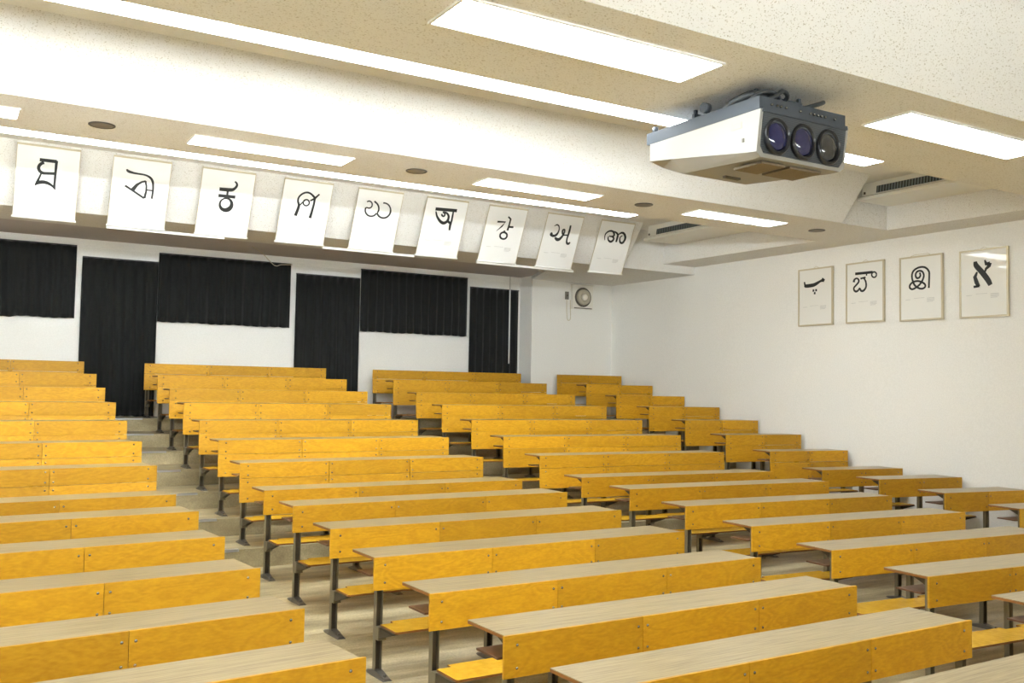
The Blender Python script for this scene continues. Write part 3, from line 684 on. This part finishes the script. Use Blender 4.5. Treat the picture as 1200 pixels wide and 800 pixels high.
# outline ring stations along y: (y, z side-bottom, z belly, belly inset left/right)
st = [(PY(3.640), 1.300, 1.277, .034), (PY(3.70), 1.306, 1.275, .040), (PY(4.36), 1.395, 1.318, .085), (PY(4.565), 1.422, 1.395, .105)]
rings = []
for y, zs_, zb_, ins in st:
    back = .03 if y < 0.1 else 0
    ring = [(xl, y, PZ(1.527)), (xl, y + (0 if y > .1 else .03), PZ(zs_)), (xl + ins, y + (0 if y > .1 else .035), PZ(zb_)), (xr - ins, y + (0 if y > .1 else .035), PZ(zb_)), (xr, y + (0 if y > .1 else .03), PZ(zs_)), (xr, y, PZ(1.527))]
    rings.append([hull.bm.verts.new(Vector(p) * S) for p in ring])
for a, c in zip(rings, rings[1:]):
    for i in range(6):
        hull.bm.faces.new((a[i], a[(i + 1) % 6], c[(i + 1) % 6], c[i]))
hull.bm.faces.new(rings[0]); hull.bm.faces.new(rings[-1][::-1])
hull.bevel(.006, 2)
hull.obj('body', 'bone', parent=t)
b = MB()   # dark ribbed face inset in the white surround
yf = lambda z: -.016 + .03 * (1.527 - z) / .22
F = [(xl + .022, yf(1.520) - .004, PZ(1.520)), (xr - .022, yf(1.520) - .004, PZ(1.520)), (xr - .022, yf(1.335) - .004, PZ(1.335)), (xr - .05, yf(1.298) - .004, PZ(1.298)), (xl + .05, yf(1.298) - .004, PZ(1.298)), (xl + .022, yf(1.335) - .004, PZ(1.335))]
A = [b.bm.verts.new(Vector(p) * S) for p in F]; B = [b.bm.verts.new((Vector(p) + Vector((0, .008, 0))) * S) for p in F]
b.bm.faces.new(A); b.bm.faces.new(B[::-1])
for i in range(6): b.bm.faces.new((A[i], B[i], B[(i + 1) % 6], A[(i + 1) % 6]))
b.obj('front_panel', 'face', parent=t)
for x, mt, nm in ((3.843, 'lens_violet', 'violet lens'), (4.045, 'lens_blue', 'blue lens'), (4.247, 'lens_grey', 'grey lens')):
    c = (PX(x), yf(1.392) - .006, PZ(1.396))
    b = MB(); b.lathe([(.101, .006), (.101, -.012), (.094, -.020), (.086, -.020), (.080, -.004), (.079, .004)], c, 'y', 40, sx=.93)
    ring = b.obj('lens', 'lensring', parent=t); ring['label'] = nm
    b = MB(); b.lathe([(.082, -.002), (.07, -.009), (.05, -.015), (.025, -.019), (.004, -.020)], c, 'y', 40, sx=.93)
    b.obj('lens_glass', mt, parent=ring)
b = MB(); b.box(PX(3.714), PX(4.392), PY(3.650), PY(4.600), PZ(1.530), PZ(1.600))
b.box(PX(3.725), PX(4.39), PY(3.632), PY(3.65), PZ(1.512), PZ(1.534)); b.bevel(.004)
b.obj('top_tray', 'tray', parent=t)
for i, x in enumerate((3.80, 3.84, 3.87, 3.91, 4.02, 4.10, 4.13, 4.16, 4.19, 4.22, 4.30)):
    b = MB(); b.lathe([(.007, 0), (.007, -.010), (.004, -.013)], (PX(x), -.004, PZ(1.562)), 'y', 8); b.obj('emboss_mark', 'screw', parent=t)  # small bumps standing in for illegible lettering on the tray front
b = MB(); b.box(PX(3.80), PX(3.98), PY(3.72), PY(3.93), PZ(1.258), PZ(1.270)); b.obj('vent', 'vent', parent=t)
b = MB(); b.box(PX(4.02), PX(4.27), PY(3.72), PY(3.93), PZ(1.258), PZ(1.270)); b.obj('vent', 'vent', parent=t)
b = MB(); b.box(PX(3.90), PX(4.02), PY(4.10), PY(4.125), PZ(1.262), PZ(1.274)); b.obj('slot', 'fan_dark', parent=t)
b = MB(); b.box(xl - .004, xl, PY(3.76), PY(3.775), PZ(1.37), PZ(1.39)); b.obj('socket', 'fan_dark', parent=t)
b = MB(); b.box(xl - .002, xl, PY(3.78), PY(3.86), PZ(1.45), PZ(1.485)); o = b.obj('sticker', plain('faded_sticker', (0.46, 0.34, 0.27), .6), parent=t)
b = MB()   # hanging frame between the tray and the beam
b.box(PX(3.78), PX(3.84), PY(3.75), PY(4.45), PZ(1.60), PZ(1.625)); b.box(PX(4.27), PX(4.33), PY(3.75), PY(4.45), PZ(1.60), PZ(1.625))
for x in (3.88, 4.22):
    for y in (3.84, 4.34): b.box(PX(x) - .009, PX(x) + .009, PY(y) - .009, PY(y) + .009, PZ(1.62), PZ(1.7145))
b.box(PX(3.86), PX(4.24), PY(3.83), PY(3.85), PZ(1.66), PZ(1.69)); b.box(PX(3.86), PX(4.24), PY(4.33), PY(4.35), PZ(1.66), PZ(1.69))
b.obj('mount', 'tray', parent=t)
b = MB(); b.lathe([(.030, -.02), (.030, .02)], (PX(3.74), PY(4.10), PZ(1.645)), 'x', 20); b.lathe([(.018, -.02), (.018, .02)], (PX(3.74), PY(4.55), PZ(1.615)), 'z', 14); b.obj('adjusting_knob', 'tray', parent=t)
def loop(pts, r):  # smooth tube through points
    b = MB(); P = [Vector(p) for p in pts]; out = []
    for i in range(len(P) - 1):
        p0, p1, p2, p3 = P[max(i - 1, 0)], P[i], P[i + 1], P[min(i + 2, len(P) - 1)]
        for s in range(6):
            u = s / 6
            out.append(0.5 * ((2 * p1) + (p2 - p0) * u + (2 * p0 - 5 * p1 + 4 * p2 - p3) * u * u + (3 * p1 - p0 - 3 * p2 + p3) * u ** 3))
    out.append(P[-1]); b.tube(out, r, 8); return b
for pts in ([(3.76, 3.78, 1.602), (3.78, 3.72, 1.64), (3.84, 3.70, 1.655), (3.92, 3.71, 1.64), (3.95, 3.76, 1.605)],
            [(3.82, 3.70, 1.603), (3.88, 3.69, 1.635), (3.94, 3.70, 1.675), (4.00, 3.72, 1.66), (4.00, 3.77, 1.62)],
            [(4.10, 3.74, 1.604), (4.16, 3.70, 1.625), (4.24, 3.70, 1.655), (4.28, 3.71, 1.672)]):
    loop([(PX(x), PY(y), PZ(z)) for x, y, z in pts], .013).obj('cable', 'cable', parent=t)
loop([(PX(3.76), PY(3.95), PZ(1.603)), (PX(3.76), PY(3.88), PZ(1.630)), (PX(3.80), PY(3.78), PZ(1.652)), (PX(3.92), PY(3.75), PZ(1.648)), (PX(4.02), PY(3.80), PZ(1.620)), (PX(4.05), PY(3.86), PZ(1.603))], .026).obj('hose', 'cable', parent=t)

# ---------------------------------------------------------------- curtains on the back wall
def curtain(x0, x1, z0, z1, seed, label, pitch=.15, amp=.022, sag=.0, off=.06):
    rnd = random.Random(seed)
    w_ = x1 - x0
    t = empty('blackout_curtain', U((x0 + x1) / 2, YB - off, z0))
    n = int(w_ / .012); rows = 14; b = MB()
    ph = [rnd.uniform(-.5, .5) for _ in range(40)]
    vs = []
    for j in range(rows + 1):
        f = j / rows; z = (z1 - z0) * f
        row = []
        for i in range(n + 1):
            u = w_ * i / n
            a = 2 * math.pi * u / pitch + .5 * math.sin(u * 3.1 + seed)
            d = amp * (.55 + .45 * (1 - f)) * math.sin(a + .25 * math.sin(4 * f + u * 5))
            d += .006 * math.sin(a * .5 + seed)
            zz = z + ((.004 * math.sin(a + 1) + .004 * math.sin(u * 9 + seed)) if j == 0 else 0) - (sag * math.exp(-((u - w_ * .58) / .12) ** 2) if j == 0 else 0)
            row.append(b.bm.verts.new(Vector((u - w_ / 2, d, zz)) * S))
        vs.append(row)
    for j in range(rows):
        for i in range(n):
            q = b.bm.faces.new((vs[j][i], vs[j][i + 1], vs[j + 1][i + 1], vs[j + 1][i])); q.smooth = True
    o = b.obj('curtain_cloth', 'black', parent=t)
    m = o.modifiers.new('thickness', 'SOLIDIFY'); m.thickness = .004
    b = MB(); b.box(-w_ / 2 + .002, w_ / 2 - .002, -.012, .012, z1 - z0, z1 - z0 + .018); b.obj('curtain_track', 'track', parent=t)
    tag(t, label, 'curtain', 'black curtains on the back wall')
FZ = ZK[0] - HT + .012
curtain(-.42, 1.735, .965, 2.062, 1, 'short wide black curtain at the left picture edge', sag=.02)
curtain(1.815, 2.925, FZ, 1.905, 2, 'long black curtain behind the stepped aisle')
curtain(2.927, 5.07, .98, 2.055, 3, 'short wide black curtain with a white cord hanging at its top')
curtain(5.16, 6.318, FZ, 1.905, 4, 'long narrow black curtain between two short wide ones')
curtain(6.333, 8.475, .985, 2.072, 5, 'short wide black curtain right of the middle long one')
curtain(8.53, 9.605, FZ, 1.912, 6, 'long black curtain with a white pull rod, nearest the corner')
t = empty('pull_rod', U(9.37, YB - .12, .5))
b = MB(); b.tube([(0, 0, 0), (0, 0, 1.42)], .014, 10); b.obj('rod', 'white', parent=t)
b = MB(); b.tube([(0, 0, 1.42), (0, .0, 1.675)], .004, 6); b.obj('cord', 'fan_dark', parent=t)
tag(t, 'thin white pull rod hanging in front of the last black curtain', 'rod')
b = loop([(4.15, 14.9, 2.184), (4.40, 15.2, 2.13), (4.72, 15.70, 2.04), (4.80, 15.72, 2.01), (4.88, 15.72, 2.035), (5.08, 15.74, 2.055)], .006)
tag(b.obj('curtain_cord', 'alu', loc=(0, 0, Z0 * S)), 'pale cord drooping from the ceiling to the top of a black curtain', 'cord')

# ---------------------------------------------------------------- lettering
def lettering(strokes, w_, h_, lift, bold=.62):
    "ink strokes on a sheet: x right, z down from the top edge, raised towards -y"
    b = MB()
    for st_ in strokes:
        P = [(p[0] * w_, -p[1] * h_, p[2] * w_ * bold) for p in st_]
        if len(P) > 4:                                   # smooth the curve
            out = []
            for i in range(len(P) - 1):
                q = [Vector(P[max(i - 1, 0)]), Vector(P[i]), Vector(P[i + 1]), Vector(P[min(i + 2, len(P) - 1)])]
                for s in range(4):
                    u = s / 4
                    out.append(0.5 * ((2 * q[1]) + (q[2] - q[0]) * u + (2 * q[0] - 5 * q[1] + 4 * q[2] - q[3]) * u * u + (3 * q[1] - q[0] - 3 * q[2] + q[3]) * u ** 3))
            out.append(Vector(P[-1])); P = [tuple(p) for p in out]
        L = []; Rr = []
        for i, (x, z, r) in enumerate(P):
            a = P[max(i - 1, 0)]; c = P[min(i + 1, len(P) - 1)]
            d = Vector((c[0] - a[0], c[1] - a[1]))
            if d.length < 1e-6: d = Vector((1, 0))
            d.normalize(); nx, nz = -d[1] * r, d[0] * r
            L.append((x + nx, z + nz)); Rr.append((x - nx, z - nz))
        ring = L + Rr[::-1]
        m = len(L)
        F1 = [b.bm.verts.new(Vector((x, -lift - .0015, z)) * S) for x, z in L]; F2 = [b.bm.verts.new(Vector((x, -lift - .0015, z)) * S) for x, z in Rr]
        B1 = [b.bm.verts.new(Vector((x, -lift, z)) * S) for x, z in L]; B2 = [b.bm.verts.new(Vector((x, -lift, z)) * S) for x, z in Rr]
        for i in range(m - 1):
            b.bm.faces.new((F1[i], F1[i + 1], F2[i + 1], F2[i])); b.bm.faces.new((B1[i], B2[i], B2[i + 1], B1[i + 1]))
            b.bm.faces.new((F1[i], B1[i], B1[i + 1], F1[i + 1])); b.bm.faces.new((F2[i], F2[i + 1], B2[i + 1], B2[i]))
        b.bm.faces.new((F1[0], F2[0], B2[0], B1[0])); b.bm.faces.new((F1[-1], B1[-1], B2[-1], F2[-1]))
    return b
def footnote(w_, h_, x, z, lift):
    "the faint grey block of small print low on each sheet"
    b = MB()
    for i in range(4):
        b.box(x * w_, (x + .17 - .03 * (i == 3)) * w_, -lift - .001, -lift, -(z + .018 * i + .008) * h_, -(z + .018 * i) * h_)
    b.box(.14 * w_, .26 * w_, -lift - .001, -lift, -(z + .012) * h_, -(z + .004) * h_)
    b.box(.34 * w_, .58 * w_, -lift - .001, -lift, -(z - .004) * h_, -(z - .010) * h_)
    return b
SHAPE = ['boxy mirrored R with a flared foot', 'triangle under a bent stroke', 'ring with bars and a hook above it', 'arched character holding a small ring',
         'two thin joined loops', 'thick top bar and a spiral', 'thin angular strokes over a small circle', 'brushed curl joined to a hooked stroke', 'three rounded loops in a row',
         'shallow bowl stroke over three dots', 'barred loop over a double bowl', 'looped knot under a tall arch', 'heavy slanting X-shaped character']

# scroll posters hung in front of the sloping beam face
SLANT = [1.026, 2.08, 3.146, 4.219, 5.275, 6.333, 7.377, 8.433, 9.472]
PW, PH = .675, .89
tilt = math.atan2(.37, .81)
for i, cx in enumerate(SLANT):
    t = empty('scroll_poster', U(cx - PW / 2, 12.43, 2.785)); t.rotation_euler = (tilt, 0, 0)
    b = MB(); b.box(0, PW, -.002, .002, -PH, 0); b.obj('sheet', 'paper', parent=t)
    b = MB(); b.box(-.004, PW + .004, -.010, .010, -.016, .004); b.box(-.006, 0, -.004, .006, -PH, 0); b.box(PW, PW + .006, -.004, .006, -PH, 0); o = b.obj('top_rail', 'alu', parent=t)
    b = MB(); b.tube([(-.015, -.006, -PH), (PW + .015, -.006, -PH)], .013, 10); b.obj('bottom_rod', 'white', parent=t)
    lettering(GLYPHS[i], PW, PH, .0021).obj('lettering', 'ink', parent=t)
    footnote(PW, PH, .62, .72, .0021).obj('small_print', 'faint', parent=t)
    tag(t, 'white scroll poster on the sloping beam: %s' % SHAPE[i], 'poster', 'scroll posters along the sloping beam')
for x0, x1, lb in ((1.74, 3.20, 'white batten under the second and third scroll posters'), (4.57, 5.98, 'white batten under the fifth scroll poster'), (7.05, 8.85, 'white batten under the seventh and eighth scroll posters')):
    b = MB(); b.box(-(x1 - x0) / 2, (x1 - x0) / 2, -.02, .02, -.016, .016); b.bevel(.004)
    o = b.obj('batten', 'white', loc=U((x0 + x1) / 2, 12.84, 1.955)); tag(o, lb, 'batten', 'battens under the scroll posters')

# framed posters on the right wall
FR = [(10.542, 9.867, 1.967, 1.072), (9.63, 8.957, 1.970, 1.073), (8.708, 8.031, 1.957, 1.056), (7.79, 7.113, 1.945, 1.048)]
WL = ['nearest the back wall', 'second from the back wall', 'third from the back wall', 'nearest the right picture edge']
for i, (ya, yb, zt, zb) in enumerate(FR):
    w_, h_ = ya - yb, zt - zb
    t = empty('framed_poster', U(wall_x((ya + yb) / 2) - .006, ya, zt), 0)
    t.rotation_euler = (0, 0, -math.pi / 2 - .012 * 0)
    # local: x runs towards the camera, -y out of the wall, z up
    fw = .022
    b = MB(); b.box(0, w_, -.036, -.002, -fw, 0); b.box(0, w_, -.036, -.002, -h_, -h_ + fw); b.box(0, fw, -.036, -.002, -h_ + fw, -fw); b.box(w_ - fw, w_, -.036, -.002, -h_ + fw, -fw); b.bevel(.002)
    b.obj('frame', 'alu', parent=t)
    b = MB(); b.box(fw, w_ - fw, -.026, -.022, -h_ + fw, -fw); b.obj('sheet', 'framed', parent=t)
    lettering(GLYPHS[9 + i], w_, h_, .0262, .54).obj('lettering', 'ink', parent=t)
    footnote(w_, h_, .64, .66, .0262).obj('small_print', 'faint', parent=t)
    if i == 2: pts = [(.22 * w_, -.01, .0), (.34 * w_, -.006, .022), (.66 * w_, -.006, .022), (.70 * w_, -.01, .0)]
    else: pts = [(.42 * w_, -.01, 0), (.5 * w_, -.004, .03), (.58 * w_, -.01, 0)]
    b = MB(); b.tube(pts, .003, 6); b.obj('hanging_cord', 'alu', parent=t)
    tag(t, 'framed wall poster: %s, %s' % (SHAPE[9 + i], WL[i]) if i != 3 else 'framed poster with a heavy X-shaped character, %s of the wall row' % WL[i], 'poster', 'framed posters on the right wall')

# ---------------------------------------------------------------- extractor fan by the corner
t = empty('extractor_fan', U(10.80, YP, 1.838))
b = MB(); b.box(-.243, .243, -.075, 0, -.232, .232); b.bevel(.012, 2); b.obj('housing', 'fan_white', parent=t)
b = MB(); b.lathe([(.192, -.0745), (.192, -.082), (.158, -.082), (.150, -.0745)], (0, 0, 0), 'y', 40); b.obj('recess_ring', 'fan_dark', parent=t)
b = MB(); b.lathe([(.157, -.076), (.152, -.105), (.115, -.135), (.085, -.125), (.075, -.105)], (.008, 0, 0), 'y', 40); b.obj('shutter', 'fan_tan', parent=t)
b = MB(); b.lathe([(.060, -.105), (.060, -.140), (.050, -.152), (.02, -.156)], (.008, 0, 0), 'y', 28); b.obj('hub', 'fan_white', parent=t)
b = MB(); b.box(-.21, .21, -.088, -.0755, -.226, -.208); b.obj('shadow_slot', 'fan_dark', parent=t)  # dark bar standing in for the shadowed slot at the fan's bottom edge
b = MB(); b.box(-.243, .243, -.11, 0, .234, .246); b.obj('top_lip', 'fan', parent=t)
tag(t, 'square cream extractor fan on the back wall beside the corner', 'fan')
t = empty('fan_switch', U(10.46, YP, 1.856))
b = MB(); b.box(-.036, .036, -.03, 0, -.075, .075); b.bevel(.004); b.obj('switch_box', 'disc', parent=t)
b = MB(); b.box(-.014, .014, -.038, -.03, -.02, .02); b.obj('rocker', 'fan_dark', parent=t)
loop([(.0, -.012, -.075), (.0, -.014, -.30), (.015, -.016, -.45), (.05, -.016, -.485), (.088, -.016, -.44), (.086, -.014, -.25), (.085, -.012, -.13), (.092, -.014, -.08)], .006).obj('cord', 'alu', parent=t)
tag(t, 'small grey wall switch with a looped cord beside the extractor fan', 'switch')
